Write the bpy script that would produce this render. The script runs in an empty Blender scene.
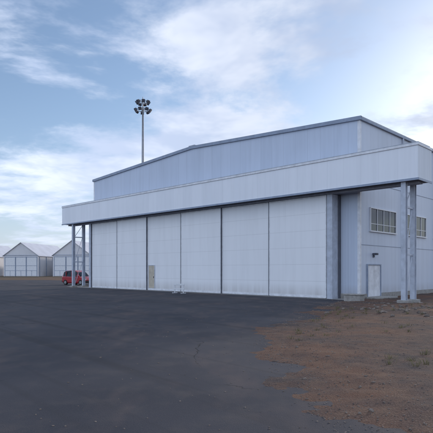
import bpy, math, random
import numpy as np
from mathutils import Vector, Matrix, noise
random.seed(3); np.random.seed(3)
sc=bpy.context.scene
COL=sc.collection
F=491.0; H=1.8

# ------------------------------------------------------------ helpers
def link(o,parent=None):
    COL.objects.link(o)
    if parent: o.parent=parent
    return o
def mesh_obj(name,verts,faces,mat=None,parent=None,smooth=False,mats=None,midx=None):
    me=bpy.data.meshes.new(name); me.from_pydata([tuple(v) for v in verts],[],faces)
    if mats:
        for m in mats: me.materials.append(m)
        if midx is not None: me.polygons.foreach_set('material_index',midx)
    elif mat: me.materials.append(mat)
    if smooth: me.polygons.foreach_set('use_smooth',[True]*len(me.polygons))
    me.update()
    return link(bpy.data.objects.new(name,me),parent)
def boxes(name,bl,mat,parent=None,bevel=0):
    V=[];Fc=[]
    for b in bl:
        x0,x1,y0,y1,z0,z1=b
        x0,x1=min(x0,x1),max(x0,x1);y0,y1=min(y0,y1),max(y0,y1);z0,z1=min(z0,z1),max(z0,z1)
        n=len(V)
        V+=[(x0,y0,z0),(x1,y0,z0),(x1,y1,z0),(x0,y1,z0),(x0,y0,z1),(x1,y0,z1),(x1,y1,z1),(x0,y1,z1)]
        Fc+=[(n,n+3,n+2,n+1),(n+4,n+5,n+6,n+7),(n,n+1,n+5,n+4),(n+1,n+2,n+6,n+5),(n+2,n+3,n+7,n+6),(n+3,n,n+4,n+7)]
    o=mesh_obj(name,V,Fc,mat,parent)
    if bevel:
        m=o.modifiers.new('b','BEVEL'); m.width=bevel; m.segments=2
    return o
def empty(name,loc=(0,0,0),rotz=0):
    e=bpy.data.objects.new(name,None); e.location=loc; e.rotation_euler=(0,0,rotz); e.empty_display_size=.5
    return link(e)
def tube(p0,p1,r0,r1,n=12):
    p0=Vector(p0);p1=Vector(p1);d=(p1-p0).normalized()
    a=Vector((1,0,0)) if abs(d.x)<.9 else Vector((0,1,0))
    u=d.cross(a).normalized(); v=d.cross(u)
    V=[];Fc=[]
    for i in range(n):
        c,s=math.cos(2*math.pi*i/n),math.sin(2*math.pi*i/n)
        V.append(p0+(u*c+v*s)*r0); V.append(p1+(u*c+v*s)*r1)
    for i in range(n):
        j=(i+1)%n; Fc.append((2*i,2*j,2*j+1,2*i+1))
    Fc.append(tuple(2*i for i in range(n))[::-1]); Fc.append(tuple(2*i+1 for i in range(n)))
    return V,Fc
def merge(parts):
    V=[];Fc=[]
    for v,f in parts:
        n=len(V); V+=list(v); Fc+=[tuple(i+n for i in ff) for ff in f]
    return V,Fc

# ------------------------------------------------------------ materials
class N:
    def __init__(s,name):
        s.m=bpy.data.materials.new(name); s.m.use_nodes=True
        s.t=s.m.node_tree; s.n=s.t.nodes; s.l=s.t.links
        s.b=s.n['Principled BSDF']
        s.tc=s.n.new('ShaderNodeTexCoord')
    def new(s,k,**kw):
        x=s.n.new(k)
        for a,b in kw.items(): setattr(x,a,b)
        return x
    def noise(s,scale,detail=6,rough=.6,vec=None,sc3=None):
        x=s.new('ShaderNodeTexNoise'); x.inputs['Scale'].default_value=scale; x.inputs['Detail'].default_value=min(detail,4); x.inputs['Roughness'].default_value=rough
        src=vec or s.tc.outputs['Object']
        if sc3:
            mp=s.new('ShaderNodeMapping'); mp.inputs['Scale'].default_value=sc3; s.l.new(src,mp.inputs[0]); src=mp.outputs[0]
        s.l.new(src,x.inputs['Vector']); return x.outputs['Fac']
    def ramp(s,src,p0,p1,c0=(0,0,0),c1=(1,1,1)):
        r=s.new('ShaderNodeValToRGB'); e=r.color_ramp.elements
        e[0].position=min(p0,p1);e[1].position=max(p0,p1)
        if p0>p1: c0,c1=c1,c0
        e[0].color=(*c0,1);e[1].color=(*c1,1)
        s.l.new(src,r.inputs[0]); return r.outputs[0]
    def mix(s,fac,a,b,mode='MIX'):
        x=s.new('ShaderNodeMix',data_type='RGBA',blend_type=mode)
        for sock,v in ((x.inputs[0],fac),(x.inputs[6],a),(x.inputs[7],b)):
            if isinstance(v,(int,float)): sock.default_value=v
            elif isinstance(v,tuple): sock.default_value=(*v,1)
            else: s.l.new(v,sock)
        return x.outputs[2]
    def math(s,op,a,b=0,c=0):
        x=s.new('ShaderNodeMath',operation=op)
        for i,v in enumerate((a,b,c)):
            if isinstance(v,(int,float)): x.inputs[i].default_value=v
            else: s.l.new(v,x.inputs[i])
        return x.outputs[0]
    def bump(s,h,strength,dist):
        x=s.new('ShaderNodeBump'); x.inputs['Strength'].default_value=strength; x.inputs['Distance'].default_value=dist
        s.l.new(h,x.inputs['Height']); s.l.new(x.outputs[0],s.b.inputs['Normal']); return x
    def col(s,c):
        if isinstance(c,tuple): s.b.inputs['Base Color'].default_value=(*c,1)
        else: s.l.new(c,s.b.inputs['Base Color'])
    def r(s,v,metal=0):
        if isinstance(v,(int,float)): s.b.inputs['Roughness'].default_value=v
        else: s.l.new(v,s.b.inputs['Roughness'])
        s.b.inputs['Metallic'].default_value=metal

def panel_mat(name,col,axis,pitch,rough=.45,rib=.25,seam=.012,dirt=.25,rib_d=.01,hpitch=None,seamd=.35):
    k=N(name); sep=k.new('ShaderNodeSeparateXYZ'); k.l.new(k.tc.outputs['Object'],sep.inputs[0])
    a=sep.outputs[axis]
    fr=k.math('FRACT',k.math('DIVIDE',a,pitch))
    dist=k.math('MULTIPLY',k.math('ABSOLUTE',k.math('SUBTRACT',fr,.5)),pitch)
    sm=k.math('GREATER_THAN',dist,pitch/2-seam)
    fl=k.math('FLOOR',k.math('DIVIDE',a,pitch))
    wn=k.new('ShaderNodeTexWhiteNoise',noise_dimensions='1D'); k.l.new(fl,wn.inputs['W'])
    tint=k.ramp(wn.outputs['Value'],0,1,(.95,.955,.96),(1.0,1.0,1.0))
    c=k.mix(1.0,col,tint,'MULTIPLY')
    streak=k.noise(1.0,4,.6,sc3=(2.2,2.2,.16))
    c=k.mix(k.math('MULTIPLY',k.ramp(streak,.45,.75),dirt),c,tuple(x*.62 for x in col))
    blot=k.noise(.35,3,.6)
    c=k.mix(k.math('MULTIPLY',k.ramp(blot,.4,.7),dirt*.6),c,tuple(x*.8 for x in col))
    gz=k.math('SUBTRACT',1.0,k.math('MULTIPLY',sep.outputs[2],1.1)); 
    gz=k.math('MULTIPLY',k.math('MAXIMUM',gz,0.0),streak)
    c=k.mix(k.math('MULTIPLY',gz,.8),c,(.22,.18,.15))
    c=k.mix(k.math('MULTIPLY',sm,seamd),c,tuple(x*.35 for x in col))
    if hpitch:
        fh=k.math('FRACT',k.math('DIVIDE',sep.outputs[2],hpitch))
        dh=k.math('MULTIPLY',k.math('ABSOLUTE',k.math('SUBTRACT',fh,.5)),hpitch)
        sh=k.math('GREATER_THAN',dh,hpitch/2-.014)
        c=k.mix(k.math('MULTIPLY',sh,.25),c,tuple(x*.4 for x in col))
    k.col(c)
    w=k.math('SINE',k.math('MULTIPLY',a,2*math.pi/rib))
    h=k.math('ADD',k.math('MULTIPLY',w,.35),k.math('MULTIPLY',blot,1.6))
    k.bump(h,.5,rib_d); k.r(rough)
    return k.m
def plain(name,col,rough=.5,metal=0,var=.15,scale=3,bump=.1):
    k=N(name); n=k.noise(scale,4,.6)
    k.col(k.mix(k.ramp(n,.3,.75),col,tuple(x*(1-var*2) for x in col))); k.r(rough,metal)
    if bump: k.bump(n,bump,.01)
    return k.m

M_front=panel_mat('gable_panels',(.55,.62,.74),0,1.0,rib=.2,seamd=.25)
M_side=panel_mat('side_panels',(.60,.66,.76),1,1.0,rib=.2,seamd=.3)
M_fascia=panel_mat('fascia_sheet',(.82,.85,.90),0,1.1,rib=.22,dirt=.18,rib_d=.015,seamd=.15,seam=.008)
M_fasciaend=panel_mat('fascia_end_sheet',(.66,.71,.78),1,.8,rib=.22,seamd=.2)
M_door=panel_mat('door_panels',(.86,.875,.90),0,4.55,rib=.3,seam=.004,dirt=.2,hpitch=1.08)
M_trim=plain('trim_paint',(.30,.36,.47),.4)
M_lighttrim=plain('light_trim_paint',(.80,.82,.86),.4)
M_steel=plain('column_paint',(.52,.57,.66),.45)
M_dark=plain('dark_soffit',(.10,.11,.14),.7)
M_gap=plain('shadow_gap_rubber',(.12,.13,.16),.8)
M_roof=plain('roof_sheet',(.40,.44,.50),.35)
M_conc=plain('concrete',(.36,.35,.33),.9,0,.2,6,.2)
M_beige=plain('wicket_paint',(.58,.52,.42),.5)
k=N('window_glass'); k.col((.03,.04,.055)); k.r(.05); k.bump(k.noise(.9,2,.5),.06,.02); M_glass=k.m
M_white=plain('white_frame',(.72,.74,.77),.4,bump=0,var=.06)
M_membr=plain('white_membrane',(.68,.68,.70),.6,0,.08,.4)
M_membr2=plain('membrane_roof',(.62,.63,.68),.6,0,.1,.4)
M_galv=plain('galvanised',(.34,.35,.37),.45,.6)

# asphalt
k=N('asphalt'); 
big=k.noise(.16,4,.6); med=k.noise(1.3,4,.65)
c=k.mix(k.ramp(big,.38,.62),(.028,.030,.040),(.050,.050,.060))
c=k.mix(k.math('MULTIPLY',k.ramp(med,.5,.72),.5),c,(.075,.066,.064))
vor=k.new('ShaderNodeTexVoronoi'); vor.inputs['Scale'].default_value=85; k.l.new(k.tc.outputs['Object'],vor.inputs['Vector'])
c=k.mix(k.math('MULTIPLY',k.ramp(vor.outputs['Distance'],0,.35,(1,1,1),(0,0,0)),.45),c,(.15,.14,.135))
dust=k.noise(.45,4,.7,sc3=(1,.4,1))
c=k.mix(k.math('MULTIPLY',k.ramp(dust,.5,.72),.5),c,(.135,.098,.085))
# faint wheel tracks running along the hangar front
mp=k.new('ShaderNodeMapping'); mp.inputs['Rotation'].default_value=(0,0,math.radians(50)); k.l.new(k.tc.outputs['Object'],mp.inputs[0])
wt=k.noise(1.0,3,.5,vec=mp.outputs[0],sc3=(.04,1.5,1))
c=k.mix(k.math('MULTIPLY',k.ramp(wt,.56,.66),.45),c,(.022,.022,.026))
v2=k.new('ShaderNodeTexVoronoi',feature='DISTANCE_TO_EDGE'); v2.inputs['Scale'].default_value=.22
wv=k.new('ShaderNodeVectorMath',operation='ADD'); nn=k.new('ShaderNodeTexNoise'); nn.inputs['Scale'].default_value=1.1; nn.inputs['Detail'].default_value=5
k.l.new(k.tc.outputs['Object'],nn.inputs['Vector']); k.l.new(k.tc.outputs['Object'],wv.inputs[0]); k.l.new(nn.outputs['Color'],wv.inputs[1]); k.l.new(wv.outputs[0],v2.inputs['Vector'])
crk=k.ramp(v2.outputs['Distance'],.0015,.004,(1,1,1),(0,0,0))
crk=k.math('MULTIPLY',crk,k.ramp(big,.5,.56))
c=k.mix(crk,c,(.012,.012,.013))
k.col(c); k.r(.88)
k.b.inputs['Specular IOR Level'].default_value=.25
k.bump(k.math('SUBTRACT',k.math('MULTIPLY',vor.outputs['Distance'],.7),k.math('MULTIPLY',crk,2.0)),.6,.006); M_asph=k.m

# soil
k=N('gravelly_soil')
big=k.noise(.35,4,.65); med=k.noise(3,4,.7); fine=k.noise(40,3,.7)
c=k.mix(k.ramp(big,.40,.6),(.145,.080,.055),(.070,.056,.055))
c=k.mix(k.math('MULTIPLY',k.ramp(med,.45,.7),.6),c,(.18,.115,.08))
v=k.new('ShaderNodeTexVoronoi'); v.inputs['Scale'].default_value=38; k.l.new(k.tc.outputs['Object'],v.inputs['Vector'])
c=k.mix(k.math('MULTIPLY',k.ramp(v.outputs['Distance'],.12,.4,(1,1,1),(0,0,0)),k.ramp(fine,.45,.65)),c,(.22,.18,.155))
c=k.mix(k.math('MULTIPLY',k.ramp(fine,.5,.35),.6),c,(.04,.03,.026))
k.col(c); k.r(.95); k.b.inputs['Specular IOR Level'].default_value=.15
k.bump(k.math('ADD',fine,k.math('MULTIPLY',v.outputs['Distance'],-.8)),.8,.02); M_soil=k.m

k=N('dry_field'); a=k.noise(.02,4,.6); b=k.noise(.5,4,.7)
c=k.mix(k.ramp(a,.4,.6),(.14,.085,.06),(.10,.085,.055)); c=k.mix(k.math('MULTIPLY',k.ramp(b,.4,.7),.5),c,(.17,.13,.10))
k.col(c); k.r(.95); k.b.inputs['Specular IOR Level'].default_value=.1; M_field=k.m

# ------------------------------------------------------------ ground
S=3500
mesh_obj('ground',[(-S,-S,-.012),(S,-S,-.012),(S,S,-.012),(-S,S,-.012)],[(0,1,2,3)],M_field)
PTS=[(-30,5.0),(5,1.6),(8,1.3),(10,1.2),(13,1.4),(17,2.5),(20,3.8),(23,5.0),(26,6.3),(28.6,7.4),(31,8.6),(60,29)]
def edgeX(y):
    for (a,xa),(b,xb) in zip(PTS,PTS[1:]):
        if y<=b:
            return xa+(xb-xa)*(y-a)/(b-a)+.22*noise.noise(Vector((y*.45,3,0)))*min(1,max(0,(29-y)/5))
    return PTS[-1][1]
ap=[(-90,-30)]+[(edgeX(y)+.9,y) for y in (-30,0,5,8,12.6,17,22,26,28.6,31)]+[(20,48),(-8,66),(-30,88),(-90,88)]
mesh_obj('asphalt_apron',[(x,y,.0) for x,y in ap],[tuple(range(len(ap)))],M_asph)
nx,ny=330,420
xs=np.linspace(-3,30,nx); ys=np.concatenate([np.linspace(2,16,220),np.linspace(16.1,60,200)])
def soilz(x,y,fine=False):
    d=x-edgeX(y)
    n1=noise.fractal(Vector((x*.35,y*.35,0)),1,2,5); n2=noise.fractal(Vector((x*1.7,y*1.7,3)),.9,2,4)
    z=max(-.06,min(.035,d*.035))+.042*n1+.022*n2+.26*math.exp(-(((x-13.2)/2.2)**2+((y-23.5)/1.8)**2))+.14*math.exp(-(((x-9.2)/1.6)**2+((y-20.5)/1.1)**2))
    if fine: z+=.006*noise.noise(Vector((x*7,y*7,1)))
    return z
V=[(x,y,soilz(x,y,True)) for y in ys for x in xs]
Fc=[(j*nx+i,j*nx+i+1,(j+1)*nx+i+1,(j+1)*nx+i) for j in range(ny-1) for i in range(nx-1)]
mesh_obj('soil_verge',V,Fc,M_soil,smooth=True)
phi=(1+5**.5)/2
ico=[(-1,phi,0),(1,phi,0),(-1,-phi,0),(1,-phi,0),(0,-1,phi),(0,1,phi),(0,-1,-phi),(0,1,-phi),(phi,0,-1),(phi,0,1),(-phi,0,-1),(-phi,0,1)]
icf=[(0,11,5),(0,5,1),(0,1,7),(0,7,10),(0,10,11),(1,5,9),(5,11,4),(11,10,2),(10,7,6),(7,1,8),(3,9,4),(3,4,2),(3,2,6),(3,6,8),(3,8,9),(4,9,5),(2,4,11),(6,2,10),(8,6,7),(9,8,1)]
ico=np.array(ico)/1.9
k=N('stone'); oi=k.noise(3,2); k.col(k.mix(k.ramp(oi,.35,.65),(.09,.072,.062),(.20,.165,.14))); k.r(.9); M_stone=k.m
V=[];Fc=[]
for i in range(8500):
    y=4.5+ (random.random()**1.6)*26
    q=random.random()
    d=abs(random.gauss(0,1))*1.6-.3 if q<.4 else (random.random()*14 if q<.93 else -random.random()**2*4)
    x=edgeX(y)+d
    s=random.choice([.006,.008,.01,.012,.014,.018])*(1 if random.random()<.98 else 2.4)*(.7+y*.03)
    if i%60==0: x=9.5+random.gauss(0,2.2); y=21.5+random.gauss(0,1.8); s=random.uniform(.05,.13)
    A=ico*s*np.random.uniform(.6,1.2,3)*(1+np.random.uniform(-.2,.2,(12,1)))
    a=random.random()*6.28; R=np.array([[math.cos(a),-math.sin(a),0],[math.sin(a),math.cos(a),0],[0,0,.7]])
    A=A@R.T+np.array([x,y,max(0,soilz(x,y))+s*.15])
    n=len(V); V+=A.tolist(); Fc+=[tuple(q+n for q in f) for f in icf]
mesh_obj('gravel',V,Fc,M_stone)
k=N('dry_grass_blades'); k.col(k.mix(k.noise(2,3),(.20,.16,.07),(.08,.09,.035))); k.r(.8); M_grass=k.m
V=[];Fc=[]
for i in range(260):
    y=9+random.random()*20; x=edgeX(y)+.6+random.random()**1.3*12
    if noise.noise(Vector((x*.3,y*.3,7)))<-.1: continue
    z=max(0,soilz(x,y)); hs=random.uniform(.5,1.2)
    for b in range(random.randint(8,30)):
        a=random.random()*6.28; r=random.random()*.12; h=random.uniform(.04,.15)*hs; lean=random.uniform(.1,1.1)*h
        px,py=x+math.cos(a)*r,y+math.sin(a)*r; w=.005
        ta=a+random.uniform(-.6,.6); n=len(V)
        cx,cy=-math.sin(ta)*w,math.cos(ta)*w
        V+=[(px-cx,py-cy,z-.01),(px+cx,py+cy,z-.01),(px+math.cos(ta)*lean*.4+cx*.7,py+math.sin(ta)*lean*.4+cy*.7,z+h*.6),(px+math.cos(ta)*lean*.4-cx*.7,py+math.sin(ta)*lean*.4-cy*.7,z+h*.6),(px+math.cos(ta)*lean,py+math.sin(ta)*lean,z+h)]
        Fc+=[(n,n+1,n+2,n+3),(n+3,n+2,n+4)]
mesh_obj('dry_grass',V,Fc,M_grass)

# ------------------------------------------------------------ hangar
hg=empty('aircraft_hangar',(10.67,26.0,0),math.atan2(-.6995,.7145))
W0,W1=-4.2,-34.4; XM=(W0+W1)/2; YF=1.6; YB=44; EV=11.15; RG=11.95
mesh_obj('front_gable_wall',[(W1,YF,-.2),(W0,YF,-.2),(W0,YF,EV),(XM,YF,RG),(W1,YF,EV)],[(0,1,2,3,4)],M_front,hg)
mesh_obj('rear_gable_wall',[(W1,YB,-.2),(W0,YB,-.2),(W0,YB,EV),(XM,YB,RG),(W1,YB,EV)],[(4,3,2,1,0)],M_front,hg)
mesh_obj('right_side_wall',[(W0,YF,-.2),(W0,YB,-.2),(W0,YB,EV),(W0,YF,EV)],[(0,1,2,3)],M_side,hg)
mesh_obj('left_side_wall',[(W1,YF,-.2),(W1,YB,-.2),(W1,YB,EV),(W1,YF,EV)],[(3,2,1,0)],M_side,hg)
def slab(name,x0,z0,x1,z1,y0,y1,th,mat):
    V=[(x0,y0,z0),(x1,y0,z1),(x1,y1,z1),(x0,y1,z0),(x0,y0,z0+th),(x1,y0,z1+th),(x1,y1,z1+th),(x0,y1,z0+th)]
    return mesh_obj(name,V,[(0,1,2,3),(7,6,5,4),(4,5,1,0),(5,6,2,1),(6,7,3,2),(7,4,0,3)],mat,hg)
sl=(RG-EV)/(XM-W0)
ov=.12
slab('roof_right',W0+ov,EV-.02+sl*ov,XM,RG+.01,YF-.08,YB+.1,.08,M_roof)
slab('roof_left',W1-ov,EV-.02+sl*ov,XM,RG+.01,YF-.08,YB+.1,.08,M_roof)
slab('verge_trim_right',W0+ov,EV-.16,XM,RG-.13,YF-.11,YF-.004,.23,M_trim)
slab('verge_trim_left',W1-ov,EV-.16,XM,RG-.13,YF-.11,YF-.004,.23,M_trim)
boxes('ridge_cap',[(XM-.35,XM+.35,YF-.10,YB,RG+.07,RG+.15)],M_roof,hg)
boxes('eave_gutter',[(W0+.004,W0+.13,YF,YB,EV-.16,EV-.025),(W1-.004,W1-.13,YF,YB,EV-.16,EV-.025)],M_trim,hg)
boxes('corner_flashing',[(W0-.16,W0+.012,YF-.012,YF+.003,0,EV-.17),(W0+.003,W0+.012,YF+.003,YF+.16,0,EV-.17),(W1-.012,W1+.16,YF-.012,YF+.003,0,EV-.17)],M_lighttrim,hg)
boxes('downpipe',[(W0+.03,W0+.14,y,y+.11,.2,EV-.16) for y in (7.55,13.4,19.4,25.4)],M_steel,hg,.02)
boxes('base_plinth',[(W0-1.5,W0+.06,YF-.06,YF-.013,-.1,.32),(W0+.013,W0+.07,YF-.06,YF+.8,-.1,.32),(W0+.013,W0+.07,YF+2.7,YB,-.1,.32)],M_conc,hg)
CL=-38.1; CT=8.57; CB=6.65
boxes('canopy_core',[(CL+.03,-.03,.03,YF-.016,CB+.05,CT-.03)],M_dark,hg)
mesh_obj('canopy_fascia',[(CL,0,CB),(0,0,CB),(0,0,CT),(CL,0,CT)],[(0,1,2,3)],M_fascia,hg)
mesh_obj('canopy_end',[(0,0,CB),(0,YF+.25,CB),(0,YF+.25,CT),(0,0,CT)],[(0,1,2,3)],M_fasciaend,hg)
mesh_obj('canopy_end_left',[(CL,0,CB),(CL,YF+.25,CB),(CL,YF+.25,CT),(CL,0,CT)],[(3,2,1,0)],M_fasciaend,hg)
slab('canopy_top',0.02,CT-.001,CL-.02,CT-.001,-.03,YF-.017,.05,M_roof)
boxes('canopy_back',[(W0+.02,-.004,YF+.02,YF+.24,CB+.02,CT-.03),(CL+.004,W1-.02,YF+.02,YF+.24,CB+.02,CT-.03)],M_steel,hg)
boxes('fascia_top_flashing',[(CL-.03,.03,-.045,-.004,CT-.13,CT-.004),(.004,.04,-.004,YF+.25,CT-.13,CT-.004)],M_lighttrim,hg)
boxes('fascia_bottom_flashing',[(CL-.03,.03,-.04,-.004,CB-.06,CB+.06),(.004,.04,-.004,YF+.25,CB-.06,CB+.06)],M_trim,hg)
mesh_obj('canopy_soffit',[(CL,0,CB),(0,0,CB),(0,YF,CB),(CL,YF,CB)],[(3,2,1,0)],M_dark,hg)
boxes('guide_rails',[(CL+.2,-.2,y,y+.08,CB-.14,CB-.003) for y in (.62,.84,1.06)],M_steel,hg)
def hcol(x,y,w=.26,z1=CB-.004):
    return [(x-w/2,x+w/2,y,y+.025,0,z1),(x-w/2,x+w/2,y+w-.025,y+w,0,z1),(x-.012,x+.012,y+.026,y+w-.026,0,z1)]
cols=[]; feet=[]
for x in (-.85,-36.15):
    for y in (.12,1.3):
        cols+=hcol(x,y); feet.append((x-.3,x+.3,y-.16,y+.42,-.1,.16))
    cols+=[(x-.05,x+.05,.385,1.295,z,z+.1) for z in (2.6,5.2)]
boxes('canopy_columns',cols,M_steel,hg)
boxes('column_footings',feet,M_conc,hg,.02)
V,Fc=merge([tube((x,.4,a),(x,1.28,b),.025,.025,6) for x in (-.85,-36.15) for a,b in ((.3,2.6),(2.7,5.2),(5.3,6.5))])
mesh_obj('column_bracing',V,Fc,M_steel,hg)
boxes('door_jamb_post',[(-5.93,-5.55,.62,YF-.016,0,CB-.15),(-33.75,-33.4,.62,YF-.016,0,CB-.15)],M_steel,hg,.02)
boxes('jamb_shadow_and_seal',[(-5.545,-5.49,1.3,YF-.016,0,CB-.15),(-5.975,-5.935,.7,.8,0,CB-.15)],M_gap,hg)  # rear box: recess shade built as a dark strip; front box: leaf seal
DW=27.42/6
leafs=[];frames=[];gaps=[]
for i in range(6):
    x1=-5.98-i*DW; x0=x1-DW+.05
    y=.66 if i%2==0 else .75
    leafs.append((x0+.07,x1-.07,y,y+.06,.12,CB-.2))
    for a,b in ((x0+.002,x0+.07),(x1-.07,x1-.002)): frames.append((a,b,y-.012,y+.07,.05,CB-.17))
    frames.append((x0+.071,x1-.071,y-.012,y+.07,.04,.2)); frames.append((x0+.071,x1-.071,y-.012,y+.07,CB-.26,CB-.17))
    gaps.append((x0-.052,x0-.001,.64,.80,.02,CB-.17))
boxes('door_leaves',leafs,M_door,hg)
boxes('door_leaf_frames',frames,M_lighttrim,hg)
boxes('door_seals',gaps,M_gap,hg)
boxes('wicket_door',[(-24.0,-23.2,.715,.745,.24,2.18)],M_beige,hg)
boxes('wicket_frame',[(-24.05,-24.003,.71,.748,.21,2.24),(-23.197,-23.15,.71,.748,.21,2.24),(-24.003,-23.197,.71,.748,2.185,2.24)],M_steel,hg)
boxes('wicket_handle',[(-23.32,-23.28,.67,.713,1.1,1.25)],M_dark,hg)
boxes('door_sill',[(-38,-.3,.45,1.45,-.1,.012)],M_conc,hg)
boxes('floor_rails',[(-38,-.3,y,y+.05,.012,.022) for y in (.68,.78)],M_galv,hg)
wf=[];wg=[]
for a,b in ((1.3+YF,4.9+YF),(6.5+YF,10.1+YF),(11.7+YF,15.3+YF),(16.9+YF,20.5+YF)):
    z0,z1=4.3,5.7
    wg.append((W0+.005,W0+.02,a,b,z0,z1))
    wf+=[(W0+.004,W0+.08,a-.07,b+.07,z1+.001,z1+.07),(W0+.004,W0+.12,a-.1,b+.1,z0-.08,z0-.001),(W0+.004,W0+.08,a-.07,a-.001,z0,z1),(W0+.004,W0+.08,b+.001,b+.07,z0,z1)]
    n=4
    for i in range(1,n):
        yy=a+(b-a)*i/n; wf.append((W0+.021,W0+.06,yy-.025,yy+.025,z0,z1))
    wf.append((W0+.022,W0+.05,a,b,z0+.42,z0+.46))
boxes('side_window_glass',wg,M_glass,hg); boxes('side_window_frames',wf,M_white,hg)
a,b=YF+.9,YF+2.6
boxes('side_door',[(W0+.006,W0+.04,a,(a+b)/2-.01,.12,2.1),(W0+.006,W0+.04,(a+b)/2+.01,b,.12,2.1)],M_lighttrim,hg)
boxes('side_door_frame',[(W0+.006,W0+.09,a-.08,a-.002,0,2.18),(W0+.006,W0+.09,b+.002,b+.08,0,2.18),(W0+.006,W0+.09,a-.002,b+.002,2.103,2.18)],M_trim,hg)
boxes('door_step',[(W0+.092,W0+1.1,a-.3,b+.3,-.1,.12)],M_conc,hg,.02)
boxes('wall_lamp',[(W0+.005,W0+.3,YF+1.6,YF+1.85,2.75,2.88),(W0+.005,W0+.08,YF+1.65,YF+1.8,2.6,2.74)],M_dark,hg,.02)
boxes('wall_vent_louvre',[(W0+.005,W0+.07,YF+7.5,YF+8.3,2.6+.12*i,2.6+.12*i+.07) for i in range(6)],M_trim,hg)
boxes('side_panel_joint',[(W0+.004,W0+.02,YF+.17,YB,z,z+.035) for z in (3.35,7.3)],M_trim,hg)
blk=empty('concrete_block',(7.9,28.2,0),math.atan2(-.6995,.7145)+.06)
boxes('block_body',[(-.5,.5,-.3,.3,-.05,.36)],M_conc,blk,.03)
boxes('block_lid',[(-.55,.55,-.34,.34,.364,.43)],M_conc,blk,.02)

# ------------------------------------------------------------ flood-light mast
mast=empty('floodlight_mast',(-12.0,80,0))
V,Fc=tube((0,0,0),(0,0,28.3),.36,.13,16); mesh_obj('mast_pole',V,Fc,M_galv,mast,True)
parts=[]
for zz,r in ((27.9,1.05),(29.2,.9)):
    for i in range(24):
        a0,a1=2*math.pi*i/24,2*math.pi*(i+1)/24
        parts.append(tube((r*math.cos(a0),r*math.sin(a0),zz),(r*math.cos(a1),r*math.sin(a1),zz),.05,.05,6))
    for i in range(6):
        a0=2*math.pi*i/6; parts.append(tube((0,0,zz),(r*math.cos(a0),r*math.sin(a0),zz),.04,.04,6))
parts.append(tube((0,0,28.2),(0,0,30.0),.09,.05,8))
V,Fc=merge(parts); mesh_obj('head_rings',V,Fc,M_galv,mast)
V=[];Fc=[]
for zz,r in ((27.9,1.2),(29.2,1.0)):
    for i in range(7):
        a0=2*math.pi*(i+.5*(zz>28.5))/7
        Mx=Matrix.Translation((r*math.cos(a0),r*math.sin(a0),zz-.1))@Matrix.Rotation(a0,4,'Z')@Matrix.Rotation(math.radians(35),4,'Y')
        n=len(V)
        for sx,sy,sz in [(-1,-1,-1),(1,-1.1,-1.1),(1,1.1,-1.1),(-1,1,-1),(-1,-.7,.8),(1,-1,1),(1,1,1),(-1,.7,.8)]:
            V.append(Mx@Vector((sx*.16,sy*.25,sz*.25)))
        Fc+=[tuple(q+n for q in f) for f in [(0,3,2,1),(4,5,6,7),(0,1,5,4),(1,2,6,5),(2,3,7,6),(3,0,4,7)]]
mesh_obj('floodlights',V,Fc,M_dark,mast)

# ------------------------------------------------------------ small hangars
def small_hangar(u,Y,w,L,eave,peak,rot,nm='storage_hangar'):
    e=empty(nm,((u-216.5)/F*Y,Y,0),rot)
    h=w/2
    mesh_obj('gable_front',[(-h,0,0),(h,0,0),(h,0,eave),(0,0,peak),(-h,0,eave)],[(0,1,2,3,4)],M_membr,e)
    mesh_obj('gable_back',[(-h,L,0),(h,L,0),(h,L,eave),(0,L,peak),(-h,L,eave)],[(4,3,2,1,0)],M_membr,e)
    mesh_obj('side_walls',[(h,0,0),(h,L,0),(h,L,eave),(h,0,eave),(-h,0,0),(-h,L,0),(-h,L,eave),(-h,0,eave)],[(0,1,2,3),(7,6,5,4)],M_membr,e)
    th=.12
    for s,n in ((1,'roof_right'),(-1,'roof_left')):
        x0=s*(h+.3); z0=eave-.3*(peak-eave)/h
        V=[(x0,-.3,z0),(0,-.3,peak),(0,L+.3,peak),(x0,L+.3,z0)]; V+=[(a,b,c+th) for a,b,c in V]
        mesh_obj(n,V,[(0,1,2,3),(7,6,5,4),(4,5,1,0),(5,6,2,1),(6,7,3,2),(7,4,0,3)],M_membr2,e)
    dw=w*.28; bx=[];gl=[]
    for i in (-1,0,1):
        c=i*w*.31
        bx+=[(c-dw/2,c+dw/2,-.06,-.01,.1,eave-.5)]
        gl+=[(c-dw/2-.14,c-dw/2-.01,-.1,-.005,0,eave-.3),(c+dw/2+.01,c+dw/2+.14,-.1,-.005,0,eave-.3),(c-dw/2-.01,c+dw/2+.01,-.1,-.005,eave-.48,eave-.33)]
        gl+=[(c-dw/2,c+dw/2,-.09,-.065,z,z+.09) for z in (1.6,3.0)]
        gl+=[(c-.05,c+.05,-.09,-.065,.1,1.59)]
    boxes('door_panels',bx,M_white,e); boxes('door_outlines',gl,M_trim,e)
    boxes('side_posts',[(h+.01,h+.14,y,y+.15,0,eave-.35) for y in np.arange(.5,L,4.)],M_trim,e)
    boxes('gable_truss',[(-h,h,-.08,-.012,eave+.02,eave+.16)],M_trim,e)
    return e
small_hangar(21,140,10.6,22,5.9,9.6,math.radians(-8))
small_hangar(72,140,11.6,24,6.0,10.2,math.radians(-8))
small_hangar(-35,142,10.6,22,5.9,9.6,math.radians(-8))

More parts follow.
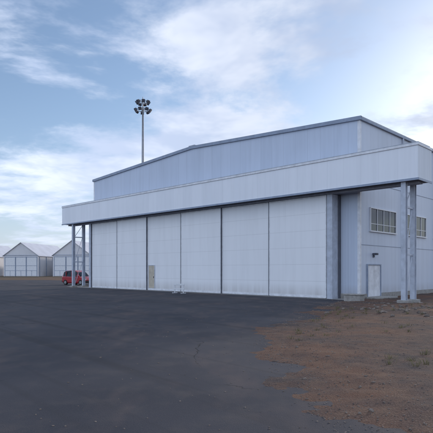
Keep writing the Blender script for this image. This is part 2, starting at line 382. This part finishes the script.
M_treefar=plain('far_foliage',(.045,.055,.045),.9,0,.3,.2,0)
V=[];Fc=[]
def treeclumps(x0,x1,Y,n,hmin,hmax):
    for i in range(n):
        x=random.uniform(x0,x1); y=Y+random.uniform(-15,15); h=random.uniform(hmin,hmax)
        for j in range(60):
            a=random.random()*6.28; rr=random.random()**.5*h*.38; z=h*random.uniform(.15,1)*(1-.3*rr/(h*.38))
            c=Vector((x+math.cos(a)*rr,y+math.sin(a)*rr,z)); s=h*.11*random.uniform(.6,1.3)
            q=[Vector((random.gauss(0,1),random.gauss(0,1),random.gauss(0,1))).normalized()*s for _ in range(4)]
            nn=len(V)
            for t in q: V.append(c+t)
            Fc.extend([(nn,nn+1,nn+2),(nn,nn+2,nn+3),(nn,nn+1,nn+3),(nn+1,nn+2,nn+3)])
        tv,tf=tube((x,y,0),(x,y,h*.6),h*.03,h*.015,5); nn=len(V); V.extend(tv); Fc.extend([tuple(q+nn for q in f) for f in tf])
treeclumps(-260,-60,330,70,5,9)
treeclumps(80,260,330,40,5,9)
mesh_obj('distant_tree_line',V,Fc,M_treefar)
M_hill=plain('hill_haze',(.16,.19,.25),1,0,.1,.002,0)
V=[];Fc=[]
nh=120
for i in range(nh+1):
    x=-2600+5200*i/nh; z=26+22*noise.fractal(Vector((x*.0012,2,0)),1,2,5)
    V+=[(x,2900,-5),(x,3100,max(8,z))]
Fc=[(2*i,2*i+2,2*i+3,2*i+1) for i in range(nh)]
mesh_obj('hills',V,Fc,M_hill,smooth=True)

# ------------------------------------------------------------ red car
def car(loc,rot):
    e=empty('red_car',loc,rot)
    k=N('red_car_paint'); k.col((.36,.02,.03)); k.r(.3); k.b.inputs['Coat Weight'].default_value=.6; paint=k.m
    k=N('car_glass'); k.col((.015,.018,.022)); k.r(.06); glass=k.m
    k=N('tyre'); k.col((.02,.02,.02)); k.r(.85); tyre=k.m
    st=[(-2.02,.45,.80,.86,.66,.70,.66),(-1.96,.30,.98,1.10,.78,.80,.70),(-1.75,.24,1.02,1.60,.83,.84,.66),(-1.45,.22,1.02,1.72,.84,.85,.65),(-.6,.20,1.0,1.78,.85,.86,.66),(.2,.20,.98,1.74,.85,.86,.66),(.65,.20,.98,1.55,.85,.86,.68),(1.15,.22,.97,1.04,.84,.85,.74),(1.65,.24,.86,.93,.82,.82,.70),(1.93,.28,.66,.76,.76,.76,.62),(2.02,.38,.55,.62,.66,.66,.55)]
    V=[];Fc=[];mi=[]
    for x,zb,zt,zr,wb,wt,wr in st:
        V+=[(x,-wb*.9,zb),(x,-wb,zb+.15),(x,-wt,zt-.08),(x,-wt*.97,zt),(x,-wr,zr-.06),(x,-wr*.8,zr),(x,wr*.8,zr),(x,wr,zr-.06),(x,wt*.97,zt),(x,wt,zt-.08),(x,wb,zb+.15),(x,wb*.9,zb)]
    K=12
    for i in range(len(st)-1):
        for j in range(K):
            a=i*K+j;b=i*K+(j+1)%K
            Fc.append((a,b,b+K,a+K))
            g=0
            if j in (3,7) and 2<=i<=5: g=1
            if j in (4,5,6) and i in (6,): g=1
            if j in (4,5,6) and i==1: g=1
            mi.append(g)
    Fc.append(tuple(range(K))[::-1]); mi.append(0)
    n=(len(st)-1)*K; Fc.append(tuple(n+j for j in range(K))); mi.append(0)
    o=mesh_obj('body',V,Fc,None,e,False,[paint,glass],mi)
    m=o.modifiers.new('b','BEVEL'); m.width=.02; m.segments=2; m.limit_method='ANGLE'; m.angle_limit=.4
    boxes('pillars',[(x-.035,x+.035,s*.8-.06,s*.8+.025,1.0,1.62) for x in (-1.2,-.25) for s in (-1,1)],paint,e)
    parts=[];rims=[]
    for x in (-1.3,1.3):
        for s in (-1,1):
            parts.append(tube((x,s*.68,.31),(x,s*.88,.31),.31,.31,20)); rims.append(tube((x,s*.87,.31),(x,s*.893,.31),.19,.17,12))
    V,Fc=merge(parts); mesh_obj('tyres',V,Fc,tyre,e); V,Fc=merge(rims); mesh_obj('rims',V,Fc,M_galv,e)
    boxes('headlights',[(1.80,1.97,s*.62-.14,s*.62+.14,.60,.74) for s in (-1,1)],M_white,e,.02)
    boxes('bumper',[(1.9,2.08,-.7,.7,.3,.5),(-2.1,-1.93,-.72,.72,.32,.55)],tyre,e,.03)
    boxes('mirrors',[(.75,.88,s*.95-.09,s*.95+.09,1.0,1.14) for s in (-1,1)],paint,e,.03)
    boxes('number_plate',[(2.082,2.09,-.25,.25,.36,.46)],M_white,e)
    return e
car((-16.75,59.5,0),math.radians(-32))

bar=empty('low_barrier',(-2.9,38.0,0),math.atan2(-.6995,.7145))
boxes('barrier_rail',[(-.6,.6,-.03,.03,.60,.74),(-.6,.6,-.025,.025,.3,.38)],M_white,bar,.01)
boxes('barrier_legs',[(x-.03,x+.03,-.25,.25,0,.05) for x in (-.5,.5)]+[(x-.03,x+.03,-.024,.024,.05,.60) for x in (-.5,.5)],M_white,bar)

# ------------------------------------------------------------ light
AZ=math.radians(38); EL=math.radians(15.5)
Sd=Vector((math.sin(AZ)*math.cos(EL),math.cos(AZ)*math.cos(EL),math.sin(EL)))
sl_=bpy.data.lights.new('sun','SUN'); sl_.energy=2.0; sl_.angle=math.radians(5); sl_.color=(1,.87,.74)
so=bpy.data.objects.new('sun',sl_); so.rotation_euler=(-Sd).to_track_quat('-Z','Y').to_euler(); so.location=(20,40,40); link(so)

w=bpy.data.worlds.new("World"); sc.world=w; w.use_nodes=True
nt=w.node_tree; n=nt.nodes; l=nt.links
bg=n['Background']; bg.inputs['Strength'].default_value=.15
sky=n.new('ShaderNodeTexSky'); sky.sky_type='NISHITA'; sky.sun_disc=False; sky.sun_elevation=EL; sky.sun_rotation=AZ
sky.air_density=1.0; sky.dust_density=.8; sky.ozone_density=3.0
tc=n.new('ShaderNodeTexCoord'); sp=n.new('ShaderNodeSeparateXYZ'); l.new(tc.outputs['Generated'],sp.inputs[0])
def mt(op,a,b=0.,c=0.,clamp=False):
    x=n.new('ShaderNodeMath'); x.operation=op; x.use_clamp=clamp
    for i,v in enumerate((a,b,c)):
        if isinstance(v,(int,float)): x.inputs[i].default_value=v
        else: l.new(v,x.inputs[i])
    return x.outputs[0]
zz=mt('ADD',mt('MAXIMUM',sp.outputs[2],0.),.16)
cb=n.new('ShaderNodeCombineXYZ'); l.new(mt('DIVIDE',sp.outputs[0],zz),cb.inputs[0]); l.new(mt('DIVIDE',sp.outputs[1],zz),cb.inputs[1])
def nz(scale,detail,rough,off,dist=0.,sc3=(1,1,1)):
    mp=n.new('ShaderNodeMapping'); mp.inputs['Location'].default_value=off; mp.inputs['Scale'].default_value=sc3; l.new(cb.outputs[0],mp.inputs[0])
    x=n.new('ShaderNodeTexNoise'); x.inputs['Scale'].default_value=scale; x.inputs['Detail'].default_value=detail; x.inputs['Roughness'].default_value=rough; x.inputs['Distortion'].default_value=dist
    l.new(mp.outputs[0],x.inputs['Vector']); return x.outputs['Fac']
def rp(src,a,b,c0=(0,0,0),c1=(1,1,1)):
    r=n.new('ShaderNodeValToRGB'); e=r.color_ramp.elements; e[0].position=a;e[1].position=b;e[0].color=(*c0,1);e[1].color=(*c1,1); r.color_ramp.interpolation='EASE'
    l.new(src,r.inputs[0]); return r.outputs[0]
def mx(f,a,b):
    x=n.new('ShaderNodeMix'); x.data_type='RGBA'
    for s_,v in ((x.inputs[0],f),(x.inputs[6],a),(x.inputs[7],b)):
        if isinstance(v,(int,float)): s_.default_value=v
        elif isinstance(v,tuple): s_.default_value=(*v,1)
        else: l.new(v,s_)
    return x.outputs[2]
c1=nz(1.05,7,.6,(3.4,1.2,0),.25,(1,1.2,1))
mask=rp(c1,.43,.59)
shade=nz(2.4,4,.6,(1,9,4),.2)
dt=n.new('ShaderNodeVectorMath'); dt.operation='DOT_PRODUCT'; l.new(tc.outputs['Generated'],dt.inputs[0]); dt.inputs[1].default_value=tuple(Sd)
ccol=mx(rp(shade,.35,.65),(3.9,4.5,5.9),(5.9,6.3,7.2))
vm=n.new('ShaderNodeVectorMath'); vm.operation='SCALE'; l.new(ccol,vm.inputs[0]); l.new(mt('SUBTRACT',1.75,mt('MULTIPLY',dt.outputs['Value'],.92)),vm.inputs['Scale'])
hor=mt('POWER',mt('SUBTRACT',1.,mt('MAXIMUM',sp.outputs[2],0.),0.,True),7.)
haze=mx(.12,sky.outputs[0],(4.2,5.3,7.4))
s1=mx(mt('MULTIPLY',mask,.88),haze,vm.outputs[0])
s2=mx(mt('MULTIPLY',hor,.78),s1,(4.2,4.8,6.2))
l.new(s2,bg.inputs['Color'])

# ------------------------------------------------------------ camera
cd=bpy.data.cameras.new('camera'); cd.sensor_width=36; cd.lens=F/433*36; cd.shift_y=53.5/433; cd.clip_end=9000
cam=bpy.data.objects.new('camera',cd); cam.location=(0,0,H); cam.rotation_euler=(math.radians(90),0,0); link(cam)
sc.camera=cam
sc.view_settings.view_transform='Standard'; sc.view_settings.look='None'; sc.view_settings.exposure=0
